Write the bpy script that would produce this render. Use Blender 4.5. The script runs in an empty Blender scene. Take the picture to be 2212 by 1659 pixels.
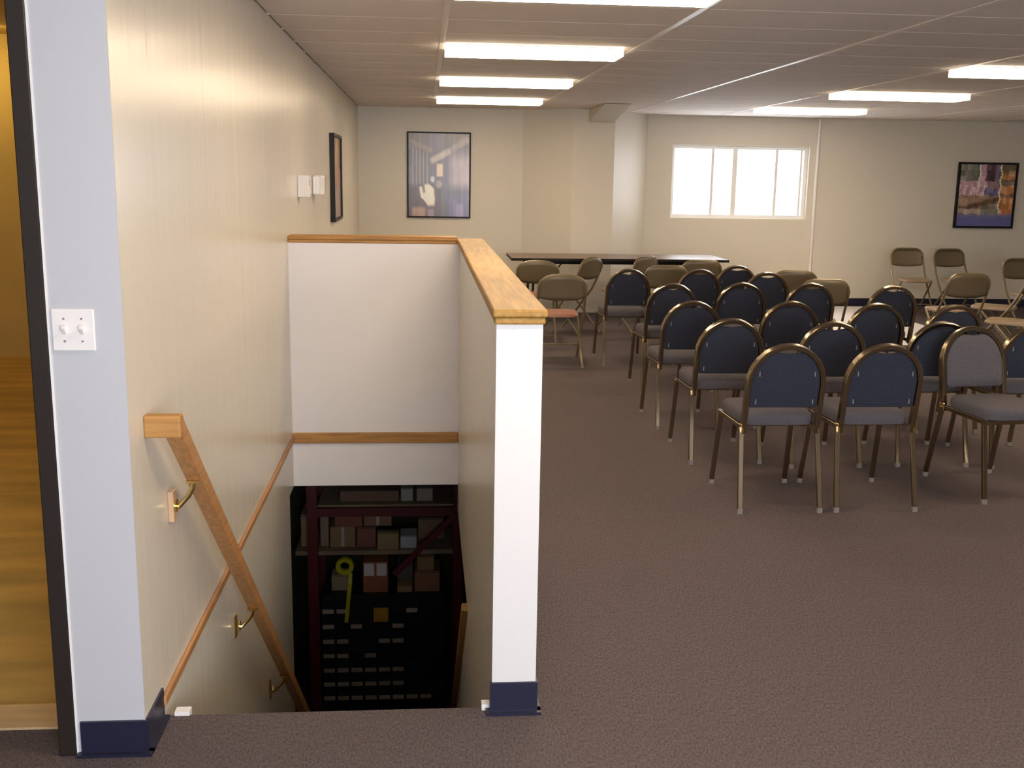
import bpy, bmesh, math, random
from mathutils import Vector, Matrix

random.seed(4)
scene = bpy.context.scene
col = scene.collection
CH = 1.65          # camera height
CZ = 2.436         # ceiling height
XL = -0.797        # face of the left wall
FX = 2281.0        # focal length in photo pixels

# ------------------------------------------------------------------ camera
PIT, YAW, ROL = math.radians(11.179), math.radians(4.84), math.radians(0.911)
fwd = Vector((math.sin(YAW) * math.cos(PIT), math.cos(YAW) * math.cos(PIT), -math.sin(PIT)))
rgt = Vector((math.cos(YAW), -math.sin(YAW), 0))
upv = rgt.cross(fwd)
r2 = math.cos(ROL) * rgt + math.sin(ROL) * upv
u2 = -math.sin(ROL) * rgt + math.cos(ROL) * upv
cam_d = bpy.data.cameras.new('camera')
cam = bpy.data.objects.new('camera', cam_d)
col.objects.link(cam)
cam_d.sensor_width = 36
cam_d.sensor_fit = 'HORIZONTAL'
cam_d.lens = FX / 2212 * 36
cam_d.clip_start = 0.05
cam_d.clip_end = 200
cam.matrix_world = Matrix((
    (r2.x, u2.x, -fwd.x, 0), (r2.y, u2.y, -fwd.y, 0), (r2.z, u2.z, -fwd.z, CH), (0, 0, 0, 1)))
scene.camera = cam


def ray(u, v):
    return r2 * ((u - 1106) / FX) - u2 * ((v - 829.5) / FX) + fwd


def at_y(u, v, y):
    d = ray(u, v)
    return Vector((0, 0, CH)) + d * (y / d.y)


# ------------------------------------------------------------------ world, daylight, exposure
W = bpy.data.worlds.new('sky')
scene.world = W
W.use_nodes = True
bg = W.node_tree.nodes['Background']
bg.inputs['Color'].default_value = (0.86, 0.93, 1.0, 1)
bg.inputs['Strength'].default_value = 7.0


def area(name, loc, rot, sx, sy, power, color):
    l = bpy.data.lights.new(name, 'AREA')
    l.shape = 'RECTANGLE'
    l.size, l.size_y, l.energy, l.color = sx, sy, power, color
    o = bpy.data.objects.new(name, l)
    col.objects.link(o)
    o.location, o.rotation_euler = loc, rot
    return o


DAY = (0.90, 0.93, 1.0)
area('daylight_near_window', (1.1, -1.72, 1.45), (math.radians(90), 0, 0), 2.9, 1.4, 212, DAY)
area('daylight_far_window', (4.1, 13.95, 1.62), (math.radians(-90), 0, 0), 1.75, 0.9, 14, DAY)

vs = scene.view_settings
vs.view_transform = 'Standard'
vs.look = 'None'
vs.gamma = 1
vs.use_curve_mapping = False
vs.exposure = 0.0

# ------------------------------------------------------------------ materials
MATS = {}


def s2l(c):
    return tuple(((x / 255) / 12.92 if x / 255 <= 0.04045 else ((x / 255 + 0.055) / 1.055) ** 2.4) for x in c)


def mat(name, rgb, rough=0.6, metal=0.0, noise=None, bump=None, spec=0.5, coat=0.0, emit=None):
    """rgb linear base. noise=(scale xyz, amount) varies colour. bump=(scale xyz, strength, dist)."""
    m = bpy.data.materials.new(name)
    m.use_nodes = True
    nt = m.node_tree
    b = nt.nodes['Principled BSDF']
    b.inputs['Base Color'].default_value = (*rgb, 1)
    b.inputs['Roughness'].default_value = rough
    b.inputs['Metallic'].default_value = metal
    b.inputs['Specular IOR Level'].default_value = spec
    b.inputs['Coat Weight'].default_value = coat
    if emit:
        b.inputs['Emission Color'].default_value = (*emit[0], 1)
        b.inputs['Emission Strength'].default_value = emit[1]
    tc = nt.nodes.new('ShaderNodeTexCoord')

    def nz(scale, detail=3.0):
        mp = nt.nodes.new('ShaderNodeMapping')
        mp.inputs['Scale'].default_value = scale
        nt.links.new(tc.outputs['Object'], mp.inputs['Vector'])
        n = nt.nodes.new('ShaderNodeTexNoise')
        n.inputs['Scale'].default_value = 1.0
        n.inputs['Detail'].default_value = detail
        nt.links.new(mp.outputs['Vector'], n.inputs['Vector'])
        return n
    if noise:
        n = nz(noise[0])
        r = nt.nodes.new('ShaderNodeValToRGB')
        a = noise[1]
        r.color_ramp.elements[0].position = 0.3
        r.color_ramp.elements[1].position = 0.7
        r.color_ramp.elements[0].color = (*[max(0, c * (1 - a)) for c in rgb], 1)
        r.color_ramp.elements[1].color = (*[min(1, c * (1 + a)) for c in rgb], 1)
        nt.links.new(n.outputs['Fac'], r.inputs['Fac'])
        nt.links.new(r.outputs['Color'], b.inputs['Base Color'])
    if bump:
        n = nz(bump[0])
        bp = nt.nodes.new('ShaderNodeBump')
        bp.inputs['Strength'].default_value = bump[1]
        bp.inputs['Distance'].default_value = bump[2]
        nt.links.new(n.outputs['Fac'], bp.inputs['Height'])
        nt.links.new(bp.outputs['Normal'], b.inputs['Normal'])
    MATS[name] = m
    return m


PAINT = (0.66, 0.62, 0.54)
M_gloss = mat('gloss_wall_paint', PAINT, 0.27, bump=((9, 9, 0.35), 0.16, 0.02), spec=0.5)
M_wall = mat('wall_paint', PAINT, 0.5, bump=((60, 60, 60), 0.05, 0.004))
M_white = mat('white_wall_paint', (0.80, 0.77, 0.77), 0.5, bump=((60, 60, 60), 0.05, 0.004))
M_post = mat('white_paint_lit', (0.67, 0.65, 0.65), 0.5, bump=((60, 60, 60), 0.05, 0.004))  # lighter copy of one white: the post's stronger daylight is in the colour
M_end = mat('white_paint_shaded', (0.50, 0.50, 0.53), 0.5, bump=((60, 60, 60), 0.05, 0.004))  # darker copy of that white, for the weaker daylight on the wall end
M_ceil = mat('ceiling_panel', (0.76, 0.69, 0.64), 0.8, noise=((2, 2, 2), 0.03))
M_bar = mat('ceiling_grid_bar', (0.78, 0.71, 0.66), 0.35)
M_carpet = mat('carpet', (0.105, 0.085, 0.086), 0.95, noise=((170, 70, 170), 0.35), bump=((220, 120, 220), 0.7, 0.006), spec=0.1)
M_oak = mat('oak', (0.345, 0.195, 0.05), 0.5, spec=0.2, noise=((60, 4, 60), 0.22), bump=((90, 5, 90), 0.1, 0.002))
M_oakx = mat('oak_cross', (0.42, 0.215, 0.07), 0.5, spec=0.25, noise=((4, 60, 60), 0.22), bump=((5, 90, 90), 0.1, 0.002))
M_rail = mat('oak_rail', (0.43, 0.21, 0.078), 0.42, noise=((60, 4, 60), 0.2), bump=((90, 5, 90), 0.1, 0.002))
M_oakpale = mat('pale_oak', (0.58, 0.38, 0.22), 0.45, noise=((60, 60, 4), 0.1))
M_base = mat('navy_rubber_base', (0.012, 0.013, 0.035), 0.4)
M_brass = mat('brass', (0.75, 0.55, 0.22), 0.2, 1.0)
M_frame = mat('dark_bronze_paint', (0.020, 0.014, 0.012), 0.4)
M_steel = mat('hinge_steel', (0.55, 0.55, 0.56), 0.35, 1.0)
M_plastic = mat('white_plastic', (0.80, 0.76, 0.74), 0.35)
M_clear = mat('clear_plastic', (0.75, 0.72, 0.70), 0.1, coat=0.5)
M_navy = mat('navy_fabric', (0.030, 0.034, 0.052), 0.9, noise=((300, 300, 300), 0.3), bump=((400, 400, 400), 0.4, 0.002), spec=0.2)
M_seat = mat('slate_fabric', (0.092, 0.086, 0.100), 0.95, noise=((300, 300, 300), 0.25), bump=((400, 400, 400), 0.4, 0.002), spec=0.15)
M_bronze = mat('bronze_tube', (0.34, 0.275, 0.19), 0.20, 1.0)
M_cap = mat('foot_cap', (0.20, 0.18, 0.16), 0.5)
M_tan = mat('tan_enamel', (0.135, 0.104, 0.062), 0.4)
M_tan2 = mat('tan_enamel_tube', (0.20, 0.155, 0.09), 0.3, 0.3)
M_terra = mat('terracotta_vinyl', (0.26, 0.10, 0.055), 0.45, noise=((30, 30, 30), 0.1))
M_tanseat = mat('tan_vinyl', (0.27, 0.20, 0.13), 0.5)
M_table = mat('walnut_laminate', (0.16, 0.10, 0.07), 0.3, noise=((3, 40, 3), 0.25))
M_black = mat('black_edge', (0.012, 0.011, 0.011), 0.45, spec=0.2)
M_winframe = mat('white_window_frame', (0.82, 0.82, 0.82), 0.4)
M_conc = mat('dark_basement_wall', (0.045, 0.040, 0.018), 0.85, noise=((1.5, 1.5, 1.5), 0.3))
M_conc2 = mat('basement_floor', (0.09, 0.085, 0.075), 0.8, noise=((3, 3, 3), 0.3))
M_red = mat('rack_red', (0.12, 0.008, 0.010), 0.5)
M_board = mat('rack_board', (0.30, 0.21, 0.13), 0.7, noise=((5, 30, 5), 0.15))
M_cab = mat('cabinet_black', (0.016, 0.016, 0.022), 0.4)
M_label = mat('drawer_label', (0.50, 0.42, 0.36), 0.6)
M_sign = mat('yellow_sign', (0.55, 0.30, 0.02), 0.6)
M_tape = mat('yellow_tape', (0.55, 0.50, 0.02), 0.4)
M_yellow = mat('yellow_room_wall', (0.50, 0.36, 0.13), 0.7, noise=((2, 2, 2), 0.06))
M_ply = mat('plywood_floor', (0.34, 0.20, 0.06), 0.4, noise=((1.2, 6, 1), 0.35), bump=((2, 12, 2), 0.3, 0.01))
M_thresh = mat('threshold_wood', (0.52, 0.36, 0.20), 0.6, noise=((3, 20, 3), 0.15))
M_patch = mat('white_patch', (0.90, 0.87, 0.88), 0.3)
M_print = {}

gl = bpy.data.materials.new('window_glass')
gl.use_nodes = True
nt = gl.node_tree
nt.nodes.remove(nt.nodes['Principled BSDF'])
tr = nt.nodes.new('ShaderNodeBsdfTransparent')
gs = nt.nodes.new('ShaderNodeBsdfGlossy')
gs.inputs['Roughness'].default_value = 0.02
mx = nt.nodes.new('ShaderNodeMixShader')
mx.inputs['Fac'].default_value = 0.06
nt.links.new(tr.outputs[0], mx.inputs[1])
nt.links.new(gs.outputs[0], mx.inputs[2])
nt.links.new(mx.outputs[0], nt.nodes['Material Output'].inputs['Surface'])
M_glass = gl


def emitter(name, rgb, strength):
    m = bpy.data.materials.new(name)
    m.use_nodes = True
    b = m.node_tree.nodes['Principled BSDF']
    b.inputs['Base Color'].default_value = (0.8, 0.8, 0.8, 1)
    b.inputs['Emission Color'].default_value = (*rgb, 1)
    b.inputs['Emission Strength'].default_value = strength
    return m


M_tubelight = emitter('fluorescent_diffuser', (1.0, 0.785, 0.535), 27.0)
M_sidelight = emitter('fluorescent_side_lens', (1.0, 0.84, 0.58), 3.0)
M_yellowlight = emitter('yellow_fluorescent', (1.0, 0.72, 0.22), 24.0)


# ------------------------------------------------------------------ mesh helpers
class MB:
    def __init__(self):
        self.v, self.f = [], []

    def add(self, vs, fs):
        o = len(self.v)
        self.v += [tuple(p) for p in vs]
        self.f += [tuple(i + o for i in f) for f in fs]
        return self

    def box(self, x0, x1, y0, y1, z0, z1):
        return self.add([(x0, y0, z0), (x1, y0, z0), (x1, y1, z0), (x0, y1, z0), (x0, y0, z1), (x1, y0, z1), (x1, y1, z1), (x0, y1, z1)],
                        [(0, 3, 2, 1), (4, 5, 6, 7), (0, 1, 5, 4), (1, 2, 6, 5), (2, 3, 7, 6), (3, 0, 4, 7)])

    def prism(self, poly, axis, a, b):
        """extrude a 2D polygon along axis; poly coords are the two other axes in order."""
        def p3(q, t):
            return {'x': (t, q[0], q[1]), 'y': (q[0], t, q[1]), 'z': (q[0], q[1], t)}[axis]
        n = len(poly)
        vs = [p3(q, a) for q in poly] + [p3(q, b) for q in poly]
        fs = [tuple(range(n))[::-1], tuple(range(n, 2 * n))] + [(i, (i + 1) % n, n + (i + 1) % n, n + i) for i in range(n)]
        return self.add(vs, fs)

    def sweep(self, pts, prof, up=(0, 0, 1), closed=False, caps=True):
        pts = [Vector(p) for p in pts]
        n = len(pts)
        m = len(prof)
        rings = []
        refp = None
        for i, p in enumerate(pts):
            if closed:
                t = pts[(i + 1) % n] - pts[i - 1]
            elif i == 0:
                t = pts[1] - p
            elif i == n - 1:
                t = p - pts[i - 1]
            else:
                t = (pts[i + 1] - p).normalized() + (p - pts[i - 1]).normalized()
            t.normalize()
            u = Vector(up) if refp is None else refp
            s = t.cross(u)
            if s.length < 1e-4:
                s = t.cross(Vector((0, 1, 0.01)))
            s.normalize()
            u = s.cross(t).normalized()
            refp = u
            rings.append([p + s * a + u * b for a, b in prof])
        vs = [q for r in rings for q in r]
        fs = []
        for i in range(n if closed else n - 1):
            j = (i + 1) % n
            for k in range(m):
                l = (k + 1) % m
                fs.append((i * m + k, i * m + l, j * m + l, j * m + k))
        if caps and not closed:
            fs.append(tuple(range(m))[::-1])
            fs.append(tuple((n - 1) * m + k for k in range(m)))
        return self.add(vs, fs)

    def grid(self, fn, nu, nv, closed_u=False):
        vs = [fn(i / (nu if closed_u else nu - 1), j / (nv - 1)) for j in range(nv) for i in range(nu)]
        fs = []
        for j in range(nv - 1):
            for i in range(nu if closed_u else nu - 1):
                k = (i + 1) % nu
                fs.append((j * nu + i, j * nu + k, (j + 1) * nu + k, (j + 1) * nu + i))
        return self.add(vs, fs)

    def mesh(self, name, m, smooth=False, bevel=0.0, seg=1):
        me = bpy.data.meshes.new(name)
        me.from_pydata(self.v, [], self.f)
        bm = bmesh.new()
        bm.from_mesh(me)
        bmesh.ops.recalc_face_normals(bm, faces=bm.faces)
        if bevel:
            es = [e for e in bm.edges if len(e.link_faces) == 2 and e.calc_face_angle(0) > 0.5]
            bmesh.ops.bevel(bm, geom=es, offset=bevel, segments=seg, affect='EDGES', profile=0.5)
        if smooth:
            for f in bm.faces:
                f.smooth = True
            for e in bm.edges:
                if len(e.link_faces) == 2 and e.calc_face_angle(0) > 0.7:
                    e.smooth = False
        bm.to_mesh(me)
        bm.free()
        me.materials.append(m)
        return me

    def build(self, name, m, parent=None, smooth=False, bevel=0.0, seg=1, label=None):
        return put(name, self.mesh(name, m, smooth, bevel, seg), parent, label)


def put(name, me, parent=None, label=None, loc=None):
    o = bpy.data.objects.new(name, me)
    col.objects.link(o)
    if parent:
        o.parent = parent
    if label:
        o['label'] = label
    if loc:
        o.location = loc
    return o


def tag(o, label, cat, group=None, kind=None):
    o['label'] = label
    o['category'] = cat
    if group:
        o['group'] = group
    if kind:
        o['kind'] = kind
    return o


def empty(name, loc=(0, 0, 0), rz=0.0):
    o = bpy.data.objects.new(name, None)
    col.objects.link(o)
    o.location = loc
    o.rotation_euler = (0, 0, rz)
    o.empty_display_size = 0.1
    return o


def copy_tree(o, parent=None):
    c = o.copy()
    col.objects.link(c)
    if parent is not None:
        c.parent = parent
    for ch in list(o.children):
        copy_tree(ch, c)
    return c


def circ(r, n=10):
    return [(r * math.cos(2 * math.pi * k / n), r * math.sin(2 * math.pi * k / n)) for k in range(n)]


def rect(a, b):
    c = min(a, b) * 0.25
    return [(-a + c, -b), (a - c, -b), (a, -b + c), (a, b - c), (a - c, b), (-a + c, b), (-a, b - c), (-a, -b + c)]


def struct(name, mb, m, label, cat='wall', **k):
    return tag(mb.build(name, m, **k), label, cat, kind='structure')


# ------------------------------------------------------------------ structure
YD = 2.86            # face of the door wall
YS = 3.07            # stair edge
SX0, SX1 = 0.209, 0.345   # half wall
YF1, YF2 = 6.32, 6.45     # far stair wall
YL, YR = 13.2, 13.7       # far walls left / right of the column
ZB = -2.8                 # basement floor
XR = 8.9
YN = -1.6

fl = MB()
fl.box(-4.6, XR, YN, YS, -0.24, 0)
fl.box(SX0 + 0.005, XR, YS, YR + 0.1, -0.4, 0)
fl.box(XL, SX0 + 0.005, YF2 - 0.06, YL + 0.1, -0.24, 0)
struct('floor', fl, M_carpet, 'brown-grey carpet covering the hall floor up to the stair edge', 'floor')

# left wall incl. the stairwell side
wl = MB().prism([(YD, CZ + 0.05), (YL + 0.1, CZ + 0.05), (YL + 0.1, -0.24), (6.11, -0.24), (6.11, ZB), (YD, ZB)], 'x', -0.99, XL)
struct('wall_left', wl, M_gloss, 'long glossy cream wall beside the stairwell', 'wall')
# near face of the left wall, white with weaker daylight in its colour
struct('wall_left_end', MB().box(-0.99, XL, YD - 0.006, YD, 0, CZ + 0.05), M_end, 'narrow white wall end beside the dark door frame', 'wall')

dw = MB()
dw.box(-4.6, -1.99, YD, YD + 0.14, 0, CZ + 0.05)
dw.box(-1.99, -0.99, YD, YD + 0.14, 2.16, CZ + 0.05)
struct('wall_door', dw, M_white, 'white wall around the doorway with dark frame', 'wall')

# half wall on the right of the stairs, open triangle below the floor
hw = MB().prism([(3.04, 1.232), (YF2, 1.232), (YF2, -0.43), (4.86, -0.43), (6.5, -1.83), (6.5, ZB), (3.04, ZB)], 'x', SX0, SX1)
struct('wall_stair_side', hw, M_gloss, 'cream half wall along the open stairwell', 'half wall')
struct('wall_stair_end', MB().box(SX0, SX1, 3.03, 3.04, 0, 1.232), M_post, 'bright white end post of the half wall', 'half wall')
struct('wall_stair_far', MB().box(XL, SX0, YF1, YF2, -0.24, 1.262), M_white, 'white half wall closing the far end of the stairwell', 'half wall')

# oak caps
cap = MB()
cap.box(SX0 - 0.012, SX1 + 0.012, 3.012, YF2 + 0.012, 1.247, 1.27)
o = struct('trim_1', cap, M_oak, 'oak cap along the top of the stairwell half wall', 'trim', bevel=0.006, seg=2)
m_ = MB().box(SX0 - 0.006, SX1 + 0.006, 3.018, YF2 + 0.006, 1.226, 1.247)
m_.build('moulding', M_oak, o, bevel=0.005, seg=2)
cap2 = MB().box(XL, SX0 - 0.012, YF1 - 0.012, YF2 + 0.012, 1.262, 1.285)
o = struct('trim_2', cap2, M_oakx, 'oak cap on the far stairwell wall', 'trim', bevel=0.006, seg=2)
MB().box(XL, SX0 - 0.012, YF1 - 0.007, YF2 + 0.006, 1.243, 1.262).build('moulding', M_oakx, o, bevel=0.004)
struct('trim_3', MB().box(XL, SX0, YF1 - 0.016, YF1, 0.03, 0.097), M_oakx, 'oak band at floor level on the far stairwell wall', 'trim', bevel=0.006, seg=2)
struct('trim_4', MB().box(XL, XL + 0.014, YS - 0.03, YF1, 0.045, 0.078), M_rail, 'thin oak band running along the glossy left wall', 'trim', bevel=0.005, seg=2)

# navy cove bases


def cove(name, pts, label, up=1):
    prof = [(0, 0), (0.018, 0), (0.012, 0.006), (0.006, 0.02), (0.005, 0.10), (0.003, 0.105), (0, 0.105)]
    mb = MB()
    mb.sweep([(*p, 0) for p in pts], prof if up > 0 else [(-a, b) for a, b in prof])
    return struct(name, mb, M_base, label, 'baseboard')


def cove_box(name, segs, label):
    mb = MB()
    for (x0, x1, y0, y1) in segs:
        mb.box(x0, x1, y0, y1, 0, 0.105)
        e = 0.012
        mb.box(x0 - e, x1 + e, y0 - e, y1 + e, 0, 0.010)
    return struct(name, mb, M_base, label, 'baseboard')


cove_box('baseboard_left', [(-0.976, XL + 0.007, YD - 0.015, YD - 0.006), (XL, XL + 0.007, YD, 3.045)], 'navy rubber base on the white wall end by the door')
cove_box('baseboard_post', [(SX0 - 0.006, SX1 + 0.006, 3.022, 3.036), (SX1, SX1 + 0.006, 3.036, YF2)], 'navy rubber base around the half wall post')
cove_box('baseboard_far', [(XL, 1.205, YL - 0.006, YL)], 'black rubber base along the far wall under the large poster')
cove_box('baseboard_window', [(2.86, XR, YR - 0.006, YR)], 'black rubber base along the window wall')
cove_box('baseboard_left_far', [(XL, XL + 0.006, YF2, YL)], 'black rubber base along the left wall beyond the stairwell')

# far walls, column
struct('wall_far_left', MB().box(XL - 0.2, 1.5, YL, YL + 0.6, -0.24, CZ + 0.05), M_wall, 'cream far wall behind the large dark poster', 'wall')
struct('wall_column', MB().prism([(1.205, YL), (1.772, 12.86), (2.28, 12.86), (2.854, YR), (2.854, YR + 0.1), (1.205, YR + 0.1)], 'z', 0, CZ + 0.05), M_wall,
       'chamfered cream pier between poster wall and window', 'pier')
WX0, WX1, WZ0, WZ1 = 3.19, 5.0, 1.14, 2.07
wr = MB()
wr.box(2.7, WX0, YR, YR + 0.14, -0.4, CZ + 0.05)
wr.box(WX1, XR, YR, YR + 0.14, -0.4, CZ + 0.05)
wr.box(WX0, WX1, YR, YR + 0.14, -0.4, WZ0)
wr.box(WX0, WX1, YR, YR + 0.14, WZ1, CZ + 0.05)
struct('wall_far_right', wr, M_wall, 'cream far wall with the bright window', 'wall')
struct('wall_right', MB().box(XR, XR + 0.14, YN - 0.14, YR + 0.14, -0.4, CZ + 0.05), M_wall, 'cream side wall right of the seating', 'wall')
NX0, NX1, NZ0, NZ1 = -0.4, 2.6, 0.75, 2.15
wn = MB()
wn.box(-4.6, NX0, YN - 0.14, YN, -0.24, CZ + 0.05)
wn.box(NX1, XR, YN - 0.14, YN, -0.24, CZ + 0.05)
wn.box(NX0, NX1, YN - 0.14, YN, -0.24, NZ0)
wn.box(NX0, NX1, YN - 0.14, YN, NZ1, CZ + 0.05)
struct('wall_near', wn, M_wall, 'cream wall with a wide window opposite the far wall', 'wall')


def window(name, x0, x1, z0, z1, y, d, mulls, label):
    w = empty(name, (0, 0, 0))
    tag(w, label, 'window', kind='structure')
    t = 0.045
    f = MB()
    for b in ((x0, x1, z0, z0 + t), (x0, x1, z1 - t, z1), (x0, x0 + t, z0 + t, z1 - t), (x1 - t, x1, z0 + t, z1 - t)):
        f.box(b[0], b[1], y, y + d, b[2], b[3])
    f.build('window_frame', M_winframe, w)
    xs = [x0 + t] + [m for m, _ in mulls] + [x1 - t]
    for m, h in mulls:
        MB().box(m - h, m + h, y, y + d, z0 + t, z1 - t).build('mullion', M_winframe, w)
    for a, b in zip(xs[:-1], xs[1:]):
        MB().box(a + 0.004, b - 0.004, y + d * 0.45, y + d * 0.55, z0 + t, z1 - t).build('pane', M_glass, w)
    return w


window('window_1', WX0, WX1, WZ0, WZ1, YR + 0.07, 0.05, [(3.74, 0.018), (4.035, 0.032), (4.59, 0.018), (4.92, 0.014)],
       'wide bright window with thin white bars in the far wall')
window('window_2', NX0, NX1, NZ0, NZ1, YN - 0.09, 0.05, [(1.1, 0.025)], 'wide two-pane window in the near wall')

# conduit on far wall beside the window
cd = empty('wall_conduit', (5.10, YR - 0.02, 0))
tag(cd, 'thin white vertical conduit on the wall beside the window', 'pipe')
MB().sweep([(0, 0, 0.106), (0, 0, CZ - 0.01)], circ(0.02, 12)).build('pipe', M_plastic, cd, smooth=True)
for z in (0.5, 1.3, 2.2):
    MB().box(-0.032, 0.032, -0.004, 0.02, z, z + 0.02).build('clip', M_plastic, cd)

# sloping bulkhead from ceiling to the pier
wd = MB().prism([(11.75, CZ - 0.004), (12.86, CZ - 0.004), (12.86, CZ - 0.15)], 'x', 1.96, 2.26)
struct('trim_5', wd, M_wall, 'small sloped bulkhead under the ceiling at the pier', 'bulkhead')

# ceiling: slab, runners and panels
cs = struct('ceiling', MB().box(-0.99, XR + 0.14, YN - 0.14, YR + 0.7, CZ + 0.05, CZ + 0.2).box(-4.7, -0.99, YN - 0.14, YD + 0.14, CZ + 0.05, CZ + 0.2), M_ceil, 'suspended ceiling of large pale panels with thin runners', 'ceiling')
GX, GY = 1.205, 0.57
gx = [0.11 + GX * k for k in range(-1, 8)]
gy = [5.17 + GY * k for k in range(-12, 16)]
barm = MB().box(-0.016, 0.016, YN, YR, CZ - 0.003, CZ + 0.02).mesh('runner', M_bar)
for x in gx[1:]:
    put('runner', barm, cs, loc=(x, 0, 0))
crossm = MB().box(XL, XR, -0.011, 0.011, CZ + 0.0002, CZ + 0.02).mesh('cross_bar', M_ceil)
for y in gy:
    if YN < y < YR:
        put('cross_bar', crossm, cs, loc=(0, y, 0))
panm = MB().box(-GX / 2 + 0.012, GX / 2 - 0.012, -GY / 2 + 0.009, GY / 2 - 0.009, CZ + 0.001, CZ + 0.03).mesh('panel', M_ceil, bevel=0.0015)
for i in range(len(gx)):
    for j in range(len(gy) - 1):
        xa = gx[i]
        xb = xa + GX
        if xa < XL:
            xa = XL
        xb = min(xb, XR)
        yb = min(gy[j + 1], YR)
        ya = max(gy[j], YN)
        if xb - xa < 0.05 or yb - ya < 0.05:
            continue
        p = put('panel', panm, cs, loc=((xa + xb) / 2, (ya + yb) / 2, 0))
        p.scale = ((xb - xa) / GX, (yb - ya) / GY, 1)
struct('trim_6', MB().box(XL + 0.03, XL + 0.075, YS - 0.005, YS + 0.03, -0.01, 0.012), M_white, 'small white block at the stair edge by the left wall', 'trim')
struct('trim_7', MB().box(SX0 - 0.03, SX0 - 0.005, YS - 0.02, YS + 0.01, -0.01, 0.02), M_white, 'small white block at the stair edge by the half wall post', 'trim')
struct('trim_8', MB().box(-0.991, -0.985, YD - 0.009, YD - 0.006, 0, CZ + 0.05), M_white, 'thin white plaster bead between door frame and wall end', 'trim')

# door frame
dr = empty('door_1', (-1.49, YD, 0))
tag(dr, 'dark bronze steel door frame with no door in view', 'door frame', kind='structure')


def jamb(s):
    # s=+1 right jamb; local x measured from the opening centre
    mb = MB()
    x1 = 0.498
    mb.box(x1 - 0.047, x1, -0.012, 0.155, 0, 2.16)
    mb.box(x1 - 0.064, x1 - 0.047, 0.055, 0.10, 0, 2.11)
    if s < 0:
        mb.v = [(-x, y, z) for x, y, z in mb.v]
    return mb


jr = jamb(1).build('jamb', M_frame, dr, bevel=0.003)
jamb(-1).build('jamb', M_frame, dr, bevel=0.003)
MB().box(-0.451, 0.451, -0.012, 0.155, 2.11, 2.16).build('head', M_frame, dr, bevel=0.003)
for z0 in (0.32, 1.04, 1.80):
    MB().box(0.449, 0.4515, 0.008, 0.04, z0, z0 + 0.115).build('hinge', M_steel, jr)
MB().box(-0.45, 0.45, 0.145, 0.29, 0.0, 0.008).build('threshold', M_thresh, dr)

# stairs
stp = MB()
n = 14
R_, T_ = 2.8 / n, 0.235
for k in range(n - 1):
    y0 = YS + k * T_
    stp.box(XL, SX0, y0, y0 + T_ + 0.02, -(k + 1) * R_ - 0.2, -(k + 1) * R_)
st = struct('stairs', stp, M_carpet, 'carpeted steps going down between the two stair walls', 'stairs')

# basement shell
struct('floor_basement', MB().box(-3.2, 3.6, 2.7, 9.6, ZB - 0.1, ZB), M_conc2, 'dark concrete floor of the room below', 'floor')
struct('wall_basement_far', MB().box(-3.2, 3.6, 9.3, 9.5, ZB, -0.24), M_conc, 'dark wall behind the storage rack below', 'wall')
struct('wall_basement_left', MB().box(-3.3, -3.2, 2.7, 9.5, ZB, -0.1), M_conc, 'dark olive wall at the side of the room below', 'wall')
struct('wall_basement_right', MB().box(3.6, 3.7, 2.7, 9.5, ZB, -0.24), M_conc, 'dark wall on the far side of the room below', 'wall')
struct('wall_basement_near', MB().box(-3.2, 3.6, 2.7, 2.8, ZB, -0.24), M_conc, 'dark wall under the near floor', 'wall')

# side room behind the doorway
struct('floor_side', MB().box(-4.6, -0.99, YD + 0.14, 9.75, -0.24, -0.004), M_ply, 'worn plywood floor seen through the doorway', 'floor')
sw = MB()
sw.box(-4.7, -4.6, YN - 0.14, 9.75, -0.24, 2.9)
struct('wall_side_left', sw, M_yellow, 'yellowish wall of the room beyond the doorway', 'wall')
struct('wall_side_far', MB().box(-4.6, -0.99, 9.6, 9.75, -0.01, 2.9), M_yellow, 'yellowish end wall seen through the doorway', 'wall')
struct('wall_side_right', MB().box(-1.0, -0.991, YD + 0.15, 9.6, 0, 2.9), M_yellow, 'yellowish back of the stairwell wall', 'wall')
struct('ceiling_side', MB().box(-4.7, -0.99, YD, 9.75, 2.75, 2.85), M_yellow, 'low yellowish ceiling of the room beyond the doorway', 'ceiling')

# ------------------------------------------------------------------ lights


def ceiling_light(w):
    r = empty('ceiling_light')
    l, d = 0.155, 0.05
    MB().box(-w + 0.03, w - 0.03, -l + 0.03, l - 0.03, -0.012, 0).build('housing', M_plastic, r)
    MB().box(-w + 0.006, w - 0.006, -l + 0.004, l - 0.004, -d, -d + 0.004).build('diffuser', M_tubelight, r, bevel=0.0015)
    for t in (-1, 1):
        MB().box(-w + 0.006, w - 0.006, t * (l - 0.002) - 0.002, t * (l - 0.002) + 0.002, -d + 0.004, -0.003).build('side_lens', M_sidelight, r)
    for s in (-1, 1):
        MB().box(s * w - 0.006 * (s > 0), s * w + 0.006 * (s < 0), -l, l, -d, -0.003).build('end_cap', M_sidelight, r)
    return r


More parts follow.
